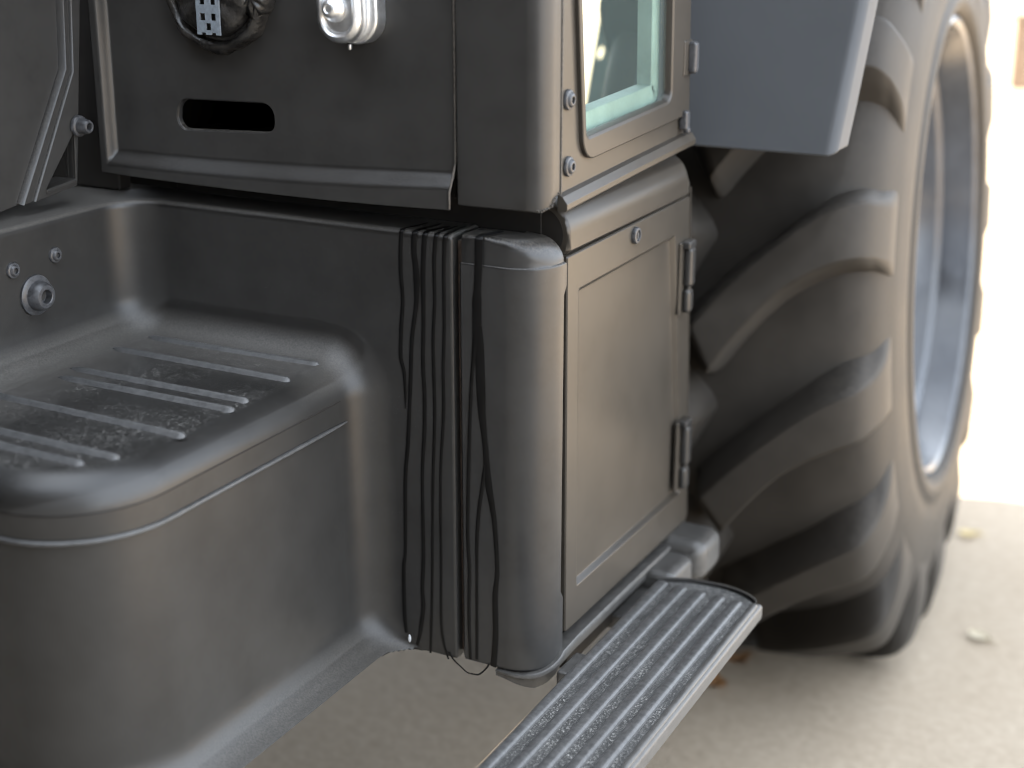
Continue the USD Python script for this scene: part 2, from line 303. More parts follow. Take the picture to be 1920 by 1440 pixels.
# --- moulded footwell tub
ZS, XB, YF, ZB, RC = .718, -.242, -.416, .393, .10
def tub_field(x, y, z):
    flare = np.where(z < ZB + .046, .046 - np.sqrt(np.maximum(.046 ** 2 - np.clip(.046 - (z - ZB), 0, .046) ** 2, 0)), 0)
    flare = np.clip(flare, 0, .042)
    qx, qy = x - XB + RC, -y + YF + RC
    dp = np.hypot(np.maximum(qx, 0), np.maximum(qy, 0)) + np.minimum(np.maximum(qx, qy), 0) - RC - flare - .004 * np.clip((ZS - z) / .3, 0, 1)
    blk = fI(dp, z - ZS, .034)
    wl = fI(fU(-y, x + .542, .05), z - .867 - .012 * np.clip(y, 0, .1), .006)
    d = fU(blk, wl, .042)
    d = fI(d, x + .1268, .0025)
    d = fI(d, ZB - z, .003)
    return d
tub = obj('footwell', surface_net(tub_field, (-.96, -.52, .386), (-.118, .12, .874), .0042), M_TUB, T, label='deep moulded black plastic footwell with rounded step')
# plan path of the block's side, for the raised moulding line and the dark shade line painted under the rolled edge
def block_path(off, z, y_end):
    pts = [(-.95, YF - off)]; pts += [(x, YF - off) for x in np.linspace(-.9, XB - RC, 12)]
    pts += [(XB - RC + (RC + off) * math.sin(a), YF + RC - (RC + off) * math.cos(a)) for a in np.linspace(.1, math.pi / 2, 14)]
    pts += [(XB + off, y) for y in np.linspace(YF + RC + .01, y_end, 22)]
    return [(x, y, z) for x, y in pts]
pth = block_path(.0022, .661, -.030); rr = np.full(len(pth), .0022); rr[-4:] = (.0020, .0018, .0014, .0008)
obj('moulding_line', tube(pth, rr, 10), M_TRIB, tub)
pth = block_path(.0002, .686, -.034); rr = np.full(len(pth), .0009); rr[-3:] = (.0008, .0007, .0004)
obj('crease_shade', tube(pth, rr, 6), M_DARK, tub)  # near-black tube stands in for the overhang shade in this crease
# anti-slip ridges on the tread of the moulded step
def ridge(x0, x1, y0, y1, w, h, z):
    u = np.r_[np.linspace(0, .1, 5), np.linspace(.2, .9, 6), .96, .985, .992, .997, 1]; loops = []
    for t in u:
        e = min(1, (t * (x1 - x0) + .0002) / .016, ((1 - t) * (x1 - x0) + .0004) / .0032); c = np.array([x0 + t * (x1 - x0), y0 + t * (y1 - y0), z])
        cs = [(0, a * e, b * e ** .6 - .0006) for a, b in ((.0055, 0), (.0045, .0016), (.0022, .0040), (.0008, .0048), (-.0006, .0047), (-.0022, .0034), (-.0052, .0007), (-.0062, 0))]
        loops.append(c + np.array(cs))
    t = loft(loops, closed=False); return t if t.face_normals[:, 2].mean() > 0 else trimesh.Trimesh(t.vertices, t.faces[:, ::-1], process=False)
for i, (xr, y, xl, yl) in enumerate([(-.272, -.030, -.505, -.034), (-.270, -.086, -.51, -.084), (-.268, -.158, -.50, -.158), (-.264, -.186, -.49, -.186), (-.260, -.264, -.52, -.258), (-.276, -.334, -.52, -.330), (-.294, -.360, -.52, -.357)]):
    obj('ridge', ridge(xl, xr, yl, y, .0060, .0030, ZS), M_TRIB, tub)
for (px, py), r, h in (((102, 478), .0085, .006), ((23, 507), .0085, .006), ((66, 553), .0215, .017)):
    bolt(tub, on(px, py, 0, -.542), (1, 0, 0), r, h)

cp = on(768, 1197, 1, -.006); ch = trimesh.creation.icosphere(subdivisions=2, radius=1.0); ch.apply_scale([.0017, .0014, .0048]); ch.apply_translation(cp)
obj('painted_glint', ch, M_PALE, tub, label='pale glint painted on the flange corner')  # small pale blob paints a highlight on the corner
# --- joint strip between footwell and corner cover
obj('joint_strip', extr(Polygon([(-.1285, .40), (-.1175, .40), (-.1175, .86), (-.1285, .86)]), 1, .012, .03), M_RUST, T, label='rust stained strip in the gap', smooth=False)

# --- corner cover (box to the right of the joint)
def corner_plan(d, yend):
    pts = [(-.1198 + min(d, .002), .034), (-.1198 + min(d, .002), .003 + d)] + [(x, d) for x in (-.1172, -.105, -.09, -.08, -.069)]
    nrm = [(-1, 0), (-.7, -.7)]
    pts += [(-.069 + (.045 - d) * math.sin(a), .045 - (.045 - d) * math.cos(a)) for a in np.linspace(0, math.pi / 2, 16)[1:]]
    pts += [(XS - d, yend)]
    return np.array(pts)
def corner_loop(z, d, yend=.0452): P = corner_plan(d, yend); return np.c_[P, np.full(len(P), z)]
loops = [corner_loop(.402, .004, .051), corner_loop(.396, .0012, .051), corner_loop(.399, .0, .051), corner_loop(.47, 0, .051), corner_loop(.479, 0), corner_loop(.60, 0), corner_loop(.72, 0), corner_loop(.808, 0), corner_loop(.817, 0, .051), corner_loop(.8385, 0, .051), corner_loop(.8402, .0006, .051)]
low = loft(loops, closed=False)
low = trimesh.Trimesh(low.vertices, low.faces, process=False)
cc = obj('corner_cover', low, M_CAP, T, label='rounded black corner cover with fine scuffs')
# cap over it: set back behind a small ledge, its top edge tight at the joint and wide round the corner
nP = len(corner_plan(0, .05)); wgt = np.clip((np.arange(nP) - 4) / (nP - 8), 0, 1) ** .8
caploops = [corner_loop(.8396, .0004, .050), corner_loop(.8404, .0014, .050), corner_loop(.8412, .0022, .050)]
for a in np.linspace(0, math.pi / 2, 8):
    P = []
    for i in range(nP):
        r = .004 + .024 * wgt[i]; d = .0024 + r * (1 - math.cos(a)) ; z = .8685 - .002 * wgt[i] - r + r * math.sin(a)
        q = corner_plan(d, .050)[i]; P.append((q[0], q[1], z))
    caploops.append(np.array(P))
P = corner_plan(.0445, .05); caploops.append(np.c_[P, np.full(nP, .8675)])
obj('corner_cap', loft(caploops, closed=False), M_CAP, T, label='corner cap with domed shoulder above a small ledge', smooth=50)

def cyl_y(x, z, r, y0, y1, seg=48): return m3.Manifold.cylinder(y1 - y0, r, r, seg).rotate([-90, 0, 0]).translate([x, y0, z])
# --- body core behind the covers
obj('inner_body', cat_(rbox((-.52, .055, .85), (XS - .03, .37, .9), .003), rbox((-.54, .12, .87), (-.08, .16, .93), .003), cyl_y(XS - .034, .866, .027, .056, .10), rbox((-.055, .075, .368), (-.030, .42, .405), .002), rbox((-.50, .062, .44), (XS - .014, .37, .852), .004), rbox((-.117, .056, .41), (-.036, .075, .86), .003), rbox((-.9, .13, .44), (-.118, .30, .86), .003)), M_DARK, T)

# --- side box: top cover, door, hinges, lock
def cyl_y(x, z, r, y0, y1, seg=48): return m3.Manifold.cylinder(y1 - y0, r, r, seg).rotate([-90, 0, 0]).translate([x, y0, z])
tc = m3.Manifold.batch_hull([cyl_y(XS - .034, .8665, .034, .060, .378), cyl_y(XS - .034, .8665, .0315, .0565, .386), cyl_y(XS - .034, .8665, .023, .0565, .396),
                             rbox((-.19, .0565, .850), (XS - .0035, .396, .862), .001), rbox((-.19, .060, .850), (XS, .383, .862), .001), rbox((-.19, .060, .85), (-.06, .394, .9000), .002)])
obj('box_lid', tc, M_SIDE, T, label='rounded top of the side box', smooth=30)
def quad(y0, y1, y2, y3, z0, z1): return [(y0, z0), (y1, z0 - .0005), (y2, z1), (y3, z1)]
outer = round_poly([(.058, .424), (.422, .417), (.390, .848), (.0525, .8455)], [.003, .006, .004, .002], 5)
iq = [(.085, .468), (.395, .463), (.345, .809), (.080, .807)]
inn = lambda d: round_poly(mitre(iq, d), .0028, 5)
dl = [yz(outer, XS - .014), yz(outer, XS - .0016), yz(inset(outer, .0012), XS), yz(inset(outer, .0018), XS), yz(inn(-.0012), XS), yz(inn(0), XS), yz(inn(.0008), XS - .0004), yz(inn(.0052), XS - .0052), yz(inn(.0060), XS - .0055), yz(inn(.0072), XS - .0055), yz(inn(.02), XS - .0055)]
door = obj('door', outward(loft(dl, cap0=True, cap1=True)), M_SIDE, T, label='flat side door with recessed panel', smooth=28)
lc = on(1190, 441, 0, XS)
lk = obj('lock', revolve([(0, 0), (.0095, 0), (.0095, .003), (.0085, .0045), (.006, .0048), (.0055, .0030), (0, .003)], lc, (1, 0, 0), 28), M_BOLT, door)
obj('keyhole', rbox(lc + [.0022, -.0008, -.004], lc + [.0037, .0008, .004], .0004), M_SOCKET, lk)
def hinge(z0, z1, y):
    p = obj('hinge', rbox((XS - .001, y - .036, z0 + .001), (XS + .0035, y - .004, z1 - .001), .0012), M_SIDE, door)
    obj('knuckle', rbox((XS + .002, y - .026, z0 + .034), (XS + .0135, y - .009, z1 - .008), .0045, 16), M_CAP, p)
    obj('knuckle', rbox((XS + .002, y - .027, z0 + .002), (XS + .0125, y - .010, z0 + .031), .0045, 16), M_CAP, p)
    obj('end_cap', rbox((XS + .002, y - .030, z1 - .009), (XS + .0125, y - .008, z1), .002), M_CAP, p)
    obj('pin', trimesh.creation.cylinder(.0036, (z1 - z0) - .004, sections=14, transform=trimesh.transformations.translation_matrix((XS + .007, y - .0175, (z0 + z1) / 2))), M_SOCKET, p)
hinge(.707, .797, .393); hinge(.474, .568, .404)
# rear edge strip of the box
obj('edge_strip', hull([(XS - .016, .394, .858), (XS - .001, .394, .858), (XS - .016, .402, .856), (XS - .003, .4015, .856), (XS - .016, .424, .42), (XS - .001, .424, .42), (XS - .016, .4315, .42), (XS - .003, .431, .42)]), M_SIDE, T, smooth=30)
# bottom rail that follows the corner
rail = []
for (x, y, z) in [(-.079, .0, .3935)] + [(-.069 + .045 * math.sin(a), .045 - .045 * math.cos(a), .3935 + .016 * (a / (math.pi / 2)) ** 3) for a in np.linspace(.05, math.pi / 2, 14)] + [(XS, .08, .4115), (XS, .2, .4105), (XS, .3, .409), (XS, .425, .406)]:
    rail.append((x, y, z))
rail = np.array(rail); Tn = np.gradient(rail[:, :2], axis=0); Tn /= np.linalg.norm(Tn, axis=1)[:, None]; Nn = np.c_[Tn[:, 1], -Tn[:, 0]]
grow = np.clip((np.arange(len(rail))) / 7, 0, 1)
sec = [(-.012, 0), (.0045, 0), (.0058, -.0012), (.0058, -.005), (.002, -.0075), (.0, -.020), (-.012, -.020)]
loops = [[(rail[i, 0] + Nn[i, 0] * a * (.25 + .75 * grow[i] if a > 0 else 1), rail[i, 1] + Nn[i, 1] * a * (.25 + .75 * grow[i] if a > 0 else 1), rail[i, 2] + b * (.35 + .65 * grow[i])) for a, b in sec] for i in range(len(rail))]
obj('bottom_rail', outward(loft(loops, cap0=True, cap1=True)), M_NOSE, T, smooth=40, label='worn flange under the side door')

# --- side step
ST = path_for('side_step', T); tag(UsdGeom.Xform.Define(stage, ST).GetPrim(), 'ribbed step plate, worn and dusty')
ZT = .4005
from scipy.interpolate import PchipInterpolator as _pc
cxs = np.array([-.004, .018, .039, .070, .096, .114, .123, .1275]); cys = np.array([.269, .280, .2865, .2885, .284, .275, .266, .252]); fx = np.linspace(-.004, .1275, 28)
rear = np.c_[fx, _pc(cxs, cys)(fx)]
plan = np.vstack([[(-.004, -.42), (.1275, -.42)], rear[::-1]])
pl = [np.c_[inset(plan, .002), np.full(len(plan), ZT - .021)], np.c_[plan, np.full(len(plan), ZT - .019)], np.c_[plan, np.full(len(plan), ZT - .006)], np.c_[inset(plan, .0025), np.full(len(plan), ZT - .0012)], np.c_[inset(plan, .006), np.full(len(plan), ZT)]]
obj('tread', outward(loft(pl, cap0=True, cap1=True)), M_STEP, ST, smooth=40)
def rib(x, y0, y1, w, h, z, m):
    th = np.linspace(0, math.pi, 10); prof = [(x + w * math.cos(a), z - .001 + (h + .001) * math.sin(a) ** .6) for a in th]; loops = []
    for y, e in ((y0, .3), (y0 + .002, 1), (y1 - .010, 1), (y1 - .004, .92), (y1, .25)):
        loops.append([(x + (px - x) * (e ** .4), y, z - .001 + (pz - z + .001) * e) for px, pz in prof])
    for k in range(1, 1): pass
    t = loft(loops, closed=False); t = t if t.face_normals[:, 2].mean() > 0 else trimesh.Trimesh(t.vertices, t.faces[:, ::-1], process=False)
    obj('tread_rib', t, m, ST, smooth=50)
for k, x in enumerate((.007, .032, .057, .0815, .104)):
    rib(x, -.415, .268 - .002 * k, .0072, .0050, ZT, M_RIB)
rib(.1245, -.418, .262, .0048, .0040, ZT, M_NOSE)
pe = np.vstack([rear + [0, .0005], (rear * [1.0, 1.0] + [.0006, .0038])[::-1]])
obj('end_lip', extr(Polygon(pe), 2, ZT - .018, ZT + .0022), M_CAP, ST, smooth=30)
obj('nosing', rbox((.1215, -.418, ZT - .019), (.1325, .268, ZT + .001), .0048, 16), M_NOSE, ST, smooth=40)
obj('support_bracket', rbox((-.018, .022, .372), (.003, .072, .3965), .004), M_NOSE, ST)
obj('support_bracket', cat_(rbox((-.06, .285, .345), (.012, .36, .402), .012, 16), rbox((-.05, .20, .36), (.06, .30, .379), .003)), M_NOSE, ST)
obj('mounting_peg', rbox((-.05, .352, .362), (.026, .425, .418), .018, 20), M_NOSE, ST)

# --- cab: front panel with flared lower rim
def panel_front():
    xs = np.concatenate([np.linspace(-.570, -.520, 26), np.linspace(-.515, -.140, 40), np.linspace(-.138, -.1255, 8)])
    zs = np.concatenate([np.linspace(.8945, .950, 36), np.linspace(.955, 1.5, 40)])
    X, Z = np.meshgrid(xs, zs, indexing='ij')
    ss = lambda t: np.clip(t, 0, 1) ** 2 * (3 - 2 * np.clip(t, 0, 1))
    sag = .004 * np.sin(np.clip((X + .57) / .45, 0, 1) * np.pi)
    zc = .9030 + .0110 * np.clip((X + .56) / .43, 0, 1); low = 1 - ss((Z - zc + sag * .6) / .017); left = 1 - ss((X + .561) / .0055)
    Y = .005 - .013 * np.maximum(low, left) + .0015 * np.sin(X * 21) * np.sin(Z * 13)
    Zb = Z - sag * (Z < .93) * (1 - (Z - .8945) / .0355)
    front = np.stack([X, Y, Zb], -1); n, m_ = X.shape
    back = front + np.array([0, .004, 0])
    V = np.vstack([front.reshape(-1, 3), back.reshape(-1, 3)]); idx = np.arange(n * m_).reshape(n, m_); o = n * m_; Fs = []
    a, b, c, d = idx[:-1, :-1].ravel(), idx[1:, :-1].ravel(), idx[1:, 1:].ravel(), idx[:-1, 1:].ravel()
    Fs += [np.c_[a, b, c], np.c_[a, c, d], np.c_[a + o, c + o, b + o], np.c_[a + o, d + o, c + o]]
    ring = np.concatenate([idx[:, 0], idx[-1, 1:], idx[-2::-1, -1], idx[0, -2:0:-1]]); rn = np.roll(ring, -1)
    Fs += [np.c_[ring, ring + o, rn + o], np.c_[ring, rn + o, rn]]
    return trimesh.Trimesh(V, np.vstack(Fs), process=False)
pf = panel_front()
man = m3.Manifold(m3.Mesh(np.asarray(pf.vertices, np.float32), np.asarray(pf.faces, np.uint32)))
slot = round_poly([(-.472, .9465), (-.340, .9515), (-.340, .9835), (-.466, .9810)], [.013, .013, .015, .015], 9)
if man.status() == m3.Error.NoError and not man.is_empty():
    cutter = m3.Manifold.extrude(m3.CrossSection([slot]), .1).rotate([90, 0, 0]).translate([0, .06, 0])
    if man.volume() < 0: man = m3.Manifold(m3.Mesh(np.asarray(pf.vertices, np.float32), np.asarray(pf.faces[:, ::-1], np.uint32)))
    man = man - cutter
CP = obj('cab_front_panel', man, M_PAINT, T, label='flat cab panel with flared lower rim and a slot', smooth=40)
obj('slot_rim', outward(loft([xz(inset(slot, -.0005), .0062), xz(inset(slot, .0004), .0062), xz(inset(slot, .0013), .0072), xz(inset(slot, .0014), .0125)])), M_CAP, CP, smooth=60)
obj('panel_back', rbox((-.575, .0105, .902), (-.128, .26, 1.52), .002) - rbox((-.56, .0, .912), (-.14, .25, 1.50), .002), M_DARK, T, smooth=False)
# folded right end of the panel
ed = [( -.1245, -.0085, .8965), (-.1245, -.0082, .912), (-.1240, -.002, .926), (-.1235, .0035, .94), (-.1232, .004, 1.5)]
obj('folded_edge', tube(ed, [.0010, .0012, .0014, .0012, .0010], 8), M_WORN, CP)
# --- corner post of the cab
def post_plan(d): return np.array([(-.1212 + d, .03), (-.1212 + d, .0022 + d), (-.119, d)] + [(x, d) for x in (-.1, -.08)] + [(-.0455 + (.0215 - d) * math.sin(a), .0215 - (.0215 - d) * math.cos(a)) for a in np.linspace(0, math.pi / 2, 16)] + [(XS - d, .0335)])
def post_loop(z0, d, bow=1.0):
    P = post_plan(d); s = np.linspace(0, 1, len(P)); dz = .0035 * np.clip((s - .15) / .3, 0, 1) - .004 * np.exp(-((s - .55) / .22) ** 2); return np.c_[P, z0 + bow * (dz + .010 * np.clip((s - .8) / .2, 0, 1))]
obj('corner_post', loft([post_loop(.902, .004), post_loop(.8985, .0015), post_loop(.8998, 0), post_loop(.915, 0, .7), post_loop(.95, 0, 0), post_loop(1.1, 0, 0), post_loop(2.1, 0, 0)], closed=False), M_PAINT, T, label='rounded cab corner post with chipped lower edge', smooth=50)
chips = []
for k in range(26):
    s = rng.uniform(.50, 1.0); L_ = post_loop(.8993, -.0004); i = min(int(s * (len(L_) - 1)), len(L_) - 2); p = L_[i] + (L_[i + 1] - L_[i]) * rng.random()
    c = trimesh.creation.icosphere(subdivisions=1, radius=1.0); c.apply_scale([rng.uniform(.0006, .0022), .0007, rng.uniform(.0004, .0011)]); c.apply_translation(p + [0, 0, rng.uniform(0, .0025)]); chips.append(c)
obj('chipped_edge', cat_(*chips), M_WORN, T, label='paint chips along the post edge')
obj('post_seam', tube([(XS + .0004, .0345, z) for z in (.905, 1.0, 1.3, 2.1)], .0011, 6), M_WORN, T)
# --- cab side with window
side = Polygon([(.0365, .902), (.372, .916), (.352, 1.25), (.36, 2.1), (.0345, 2.1)], [inset(round_poly([(.086, .9605), (.309, .9695), (.2985, 1.28), (.0527, 1.28)], [.006, .013, .01, .01], 8), -.003)])
CS = obj('cab_side_panel', extr(side, 0, XS - .004, XS - .0005), M_SIDE, T, smooth=False)
wo = round_poly([(.0795, .9365), (.366, .9475), (.345, 1.31), (.038, 1.31)], [.026, .004, .004, .004], 8)
wi = round_poly([(.086, .9605), (.309, .9695), (.2985, 1.28), (.0527, 1.28)], [.006, .013, .01, .01], 8)
wl = [yz(wo, XS - .0004), yz(wo, XS + .0034), yz(inset(wo, .0012), XS + .0044), yz(inset(wo, .002), XS + .0044), yz(inset(wi, -.0033), XS + .0044), yz(inset(wi, -.0025), XS + .0044), yz(wi, XS + .0030), yz(inset(wi, .0012), XS - .0005), yz(inset(wi, .002), XS - .006)]
WF = obj('window_frame', outward(loft(wl)), M_SIDE, CS, smooth=30)
obj('window_pane', extr(Polygon(inset(wi, -.001)), 0, XS - .0075, XS - .0035), M_GLASS, CS, smooth=False)
gk = [yz(inset(wi, -.002), XS - .0125), yz(inset(wi, .018), XS - .0125), yz(inset(wi, .019), XS - .0135), yz(inset(wi, .019), XS - .03)]
obj('window_reveal', outward(loft(gk)), M_TRIM, CS, smooth=30, label='pale inner window surround')
for q in ((1065, 187), (1065, 312)): bolt(CS, on(*q, 0, XS), (1, 0, 0), .0100, .0062)
rl = [[(XS - .001, y, z - .0085), (XS + .0075, y, z - .0085), (XS + .0095, y, z - .0065), (XS + .0095, y, z - .001), (XS + .0045, y, z + .006), (XS - .001, y, z + .0085)] for y, z in ((.030, .9045), (.2, .912), (.376, .9190))]
obj('sill_rail', outward(loft(rl, cap0=True, cap1=True)), M_SIDE, CS, smooth=20, label='raised rail along the cab sill')
hp = on(1282, 108, 0, XS)
hg = obj('window_hinge', rbox(hp + [-.001, -.012, -.020], hp + [.006, .012, .020], .002), M_SIDE, CS)
obj('knuckle', rbox(hp + [.003, 0, -.018], hp + [.015, .012, .018], .004, 16), M_BOLT, hg)
lp = on(1276, 226, 0, XS); obj('window_catch', cat_(rbox(lp + [-.001, -.006, -.010], lp + [.010, .006, .012], .003), rbox(lp + [.004, -.004, -.014], lp + [.012, .004, -.006], .003)), M_BOLT, CS)
# inside and far side of the cab
p1, p2 = on(1131, 0, 0, -.42), on(1097, 205, 0, -.42); dv = (p2 - p1) / (p2[2] - p1[2])
e0, e1 = p1 + dv * (.55 - p1[2]), p1 + dv * (1.9 - p1[2]); ov = on(1127, 99, 0, -.42)
hole = [(ov[1] + .0105 * math.cos(a) + .005 * math.sin(a), ov[2] + .0095 * math.sin(a)) for a in np.linspace(0, 2 * math.pi, 20, endpoint=False)]
obj('seat_panel', extr(Polygon([(e0[1], .55), (1.6, .55), (1.6, 1.9), (e1[1], 1.9)], [hole]), 0, -.4215, -.42), M_SEAT, T, smooth=False, label='dark green-grey panel inside the cab')
obj('cab_far_side', rbox((-1.40, -.1, .45), (-1.36, 1.35, 2.2), .01), M_PAINT, T)
obj('cab_roof', rbox((-1.42, .15, 2.1), (-.2, 1.35, 2.22), .03), M_PAINT, T)
obj('cab_floor', rbox((-1.36, .06, .86), (-.2, .36, .885), .004), M_DARK, T)

# --- latch on the front panel
LT = path_for('latch', T); tag(UsdGeom.Xform.Define(stage, LT).GetPrim(), 'polished steel latch with a domed bolt')
lc = on(668, 14, 1, -.0); cx, cz = lc[0], lc[2]
def pill(w, h, r, n=10, dx=0, dz=0): return round_poly([(cx - w + dx, cz - h + dz), (cx + w + dx, cz - h + dz), (cx + w + dx, cz + h + dz), (cx - w + dx, cz + h + dz)], r, n)
bp = pill(.0265, .0335, .025, dx=.0035, dz=-.001); ll = [xz(bp, .006), xz(bp, -.0085), xz(inset(bp, .001), -.0105), xz(inset(bp, .003), -.0115), xz(inset(bp, .008), -.0118)]
obj('base', outward(loft(ll, cap0=True, cap1=True)), M_CHROME, LT, smooth=40)
cv = pill(.0255, .0325, .0235, dx=-.0045); ll = [xz(inset(cv, .004), -.0115), xz(inset(cv, .001), -.0125), xz(cv, -.0145), xz(cv, -.0225), xz(inset(cv, .002), -.0265), xz(inset(cv, .006), -.0288), xz(inset(cv, .0085), -.0275), xz(inset(cv, .0105), -.024)]
obj('cover_plate', outward(loft(ll, cap0=True, cap1=True)), M_CHROME, LT, smooth=40)
bc = np.array([cx - .0085, -.024, cz + .0005])
obj('domed_bolt', revolve([(0, 0), (.0132, 0), (.0132, .0025), (.0122, .0045), (.0104, .0062), (.0098, .0085), (.0078, .0115), (.0055, .0132), (.0042, .0134), (.0034, .0122), (0, .0122)], bc, (0, -1, 0), 40), M_CHROME, LT)
obj('drain_tip', rbox((cx - .001, -.016, cz - .0395), (cx + .002, -.012, cz - .034), .001), M_CHROME, LT)
# --- rubber boot with punched metal strip
BT = path_for('cable_boot', T); tag(UsdGeom.Xform.Define(stage, BT).GetPrim(), 'wrinkled black rubber boot with a punched metal strip')
bcn = on(408, -22, 1, 0.0); bx, bz = bcn[0], bcn[2]
def wavy(R, y, amp, k, ph, seg=72):
    th = np.linspace(0, 2 * np.pi, seg, endpoint=False); rr = R * (1 + amp * np.sin(k * th + ph) + amp * .6 * np.sin(k * 2.3 * th + ph * 2)); return np.c_[bx + rr * np.cos(th), y + .0015 * np.sin(9 * th + ph), bz + rr * np.sin(th)]
obj('boot', outward(loft([wavy(.066, .006, .02, 7, 0), wavy(.064, -.006, .025, 7, .3), wavy(.060, -.012, .02, 6, .8), wavy(.055, -.011, .012, 5, 1), wavy(.052, -.004, .01, 5, 1), wavy(.049, -.004, .01, 5, 1), wavy(.047, -.013, .012, 5, 1.3), wavy(.040, -.0175, .02, 9, 1), wavy(.02, -.0195, .03, 8, .2)], cap1=True)), M_BOOT, BT, smooth=60)
obj('boot_flap', outward(loft([wavy(.02, .006, .05, 3, 0) + [.050, 0, -.008], wavy(.0185, -.010, .06, 3, .2) + [.050, 0, -.008], wavy(.010, -.014, .08, 4, .2) + [.050, 0, -.006]], cap1=True)), M_BOOT, BT, smooth=60)
sx0, sz0 = on(373, 64, 1, -.022)[0], on(373, 64, 1, -.022)[2]; sw = on(416, 66, 1, -.022)[0] - sx0
def sq(u, v, w=.0064, h=.0070): return [(sx0 + u - w / 2, sz0 + v - h / 2), (sx0 + u + w / 2, sz0 + v - h / 2), (sx0 + u + w / 2, sz0 + v + h / 2), (sx0 + u - w / 2, sz0 + v + h / 2)]
holes = [sq(sw * .5, .0082)] + [sq(sw * f, v) for v in (.0178, .0335, .049) for f in (.27, .73)] + [sq(sw * .5, v) for v in (.041, .0565)]
obj('punched_strip', extr(Polygon([(sx0, sz0), (sx0 + sw * .18, sz0), (sx0 + sw * .2, sz0 + .0022), (sx0 + sw * .36, sz0 + .0022), (sx0 + sw * .38, sz0), (sx0 + sw * .62, sz0), (sx0 + sw * .64, sz0 + .0022), (sx0 + sw * .8, sz0 + .0022), (sx0 + sw * .82, sz0), (sx0 + sw, sz0), (sx0 + sw, sz0 + .12), (sx0, sz0 + .12)], holes), 1, -.0245, -.0225), M_STRIP, BT, smooth=False)

# --- engine hood, far left
XH = -.565
HD = path_for('engine_hood', T); tag(UsdGeom.Xform.Define(stage, HD).GetPrim(), 'dark hood side panel with a raised plate and triangular opening')
def hp_(px, py): p = on(px, py, 0, XH); return (p[1], p[2])
low0 = hp_(145, 347); dirb = (np.array(hp_(0, 405)) - low0) / (np.array(hp_(0, 405))[0] - low0[0]); lowF = low0 + dirb * (-2.2 - low0[0])
flange = Polygon([low0, (hp_(150, 0)[0] + .0, 1.084), (-.024, 1.13), (-2.2, 1.13), tuple(lowF)], [[hp_(139, 246), hp_(142, 335), hp_(86, 356)]])
obj('main_panel', extr(flange, 0, XH - .014, XH - .010), M_PAINT, HD, smooth=False)
obj('firewall', rbox((-.9, .02, .868), (-.572, .04, 1.6), .003), M_DARK, T)
b1 = low0 + dirb * (hp_(66, 372)[0] - low0[0]); b2 = low0 + dirb * (hp_(48, 385)[0] - low0[0])
TRI = [hp_(139, 246), hp_(142, 335), hp_(86, 356)]
def strip(b, k, t, x0, x1, ch, name):
    edge = [(b[0], b[1]), k, t, (t[0], 1.125)]; far = [(-.024, 1.125), (hp_(150, 0)[0], 1.084), tuple(low0)]
    obj(name, extr(Polygon(edge + far, [TRI]), 0, x0, x1), M_PAINT, HD, smooth=False)
    e = np.array([(p[0], p[1]) for p in edge]); d = np.gradient(e, axis=0); d /= np.linalg.norm(d, axis=1)[:, None]; nn = np.c_[-d[:, 1], d[:, 0]]
    obj('crease', loft([yz(e + nn * ch, x0), yz(e + nn * ch * .75, x0 + (x1 - x0) * .45), yz(e, x1 + .0001), yz(e - nn * .0015, x1 + .0001)], closed=False), M_CAP, HD, smooth=60)
strip(b2, hp_(127, 130), hp_(122, 0), XH - .010, XH - .003, .0035, 'raised_strip')
strip(b1, hp_(137, 135), hp_(133, 0), XH - .003, XH, .0014, 'raised_strip')
bolt(HD, on(146, 236, 0, XH + .001), (1, 0, 0), .0115, .017)
lipA, lipB = hp_(86, 358), hp_(143, 337)
obj('opening_lip', hull([(x, a[0], a[1] + dz) for x in (XH - .03, XH + .001) for a in (lipA, lipB) for dz in (-.003, .001)]), M_PAINT, HD)
obj('hood_body', rbox((-1.36, -2.2, .87), (XH - .05, -.07, 1.14), .03), M_DARK, HD)
obj('chassis', cat_(rbox((-1.36, -2.1, .36), (-.97, 1.4, .87), .02), rbox((-1.0, .5, .38), (-.28, 1.3, .70), .04)), M_DARK, T)

# --- fender flap
def fen(x, z, back=0): return (x, .42 + (z - .915) * .42 + back, z)
def fplane(px, py):
    n = np.array([0, 1, -.42]); d = n @ np.array([0, .42, .915]); r = ray(px, py); return CAM + r * ((d - n @ CAM) / (n @ r))
fb, ft = fplane(1568, 283), fplane(1626, 0); kx = (ft[0] - fb[0]) / (ft[2] - fb[2]); zb = fplane(1420, 281)[2]
fl = []
for z in (zb, zb + .0015, zb + .05, zb + .15, zb + .3, zb + .6):
    xe = fb[0] + kx * (z - fb[2]); r = .015; P = [fen(-.12, z)] + [fen(x, z) for x in np.linspace(-.09, xe - r - .004, 6)]
    P += [fen(xe - r + r * math.sin(a), z, r - r * math.cos(a)) for a in np.linspace(.05, math.pi / 2, 12)] + [fen(xe + .001, z, .035), fen(xe + .001, z, .048)]
    A = np.array(P); lift = np.clip((np.arange(len(A)) - (len(A) - 11)) / 9., 0, 1) * .006 * max(0, 1 - (z - zb) / .05); A[:, 2] += lift; fl.append(A)
inn = [l + [-.004, .006, .001] for l in fl]
fm = loft([inn[-1]] + inn[::-1] + [fl[0] + [-.001, .002, -.0015]] + fl, closed=False)
obj('fender', fm, M_FENDER, T, label='blue-grey plastic fender in front of the tyre', smooth=40)

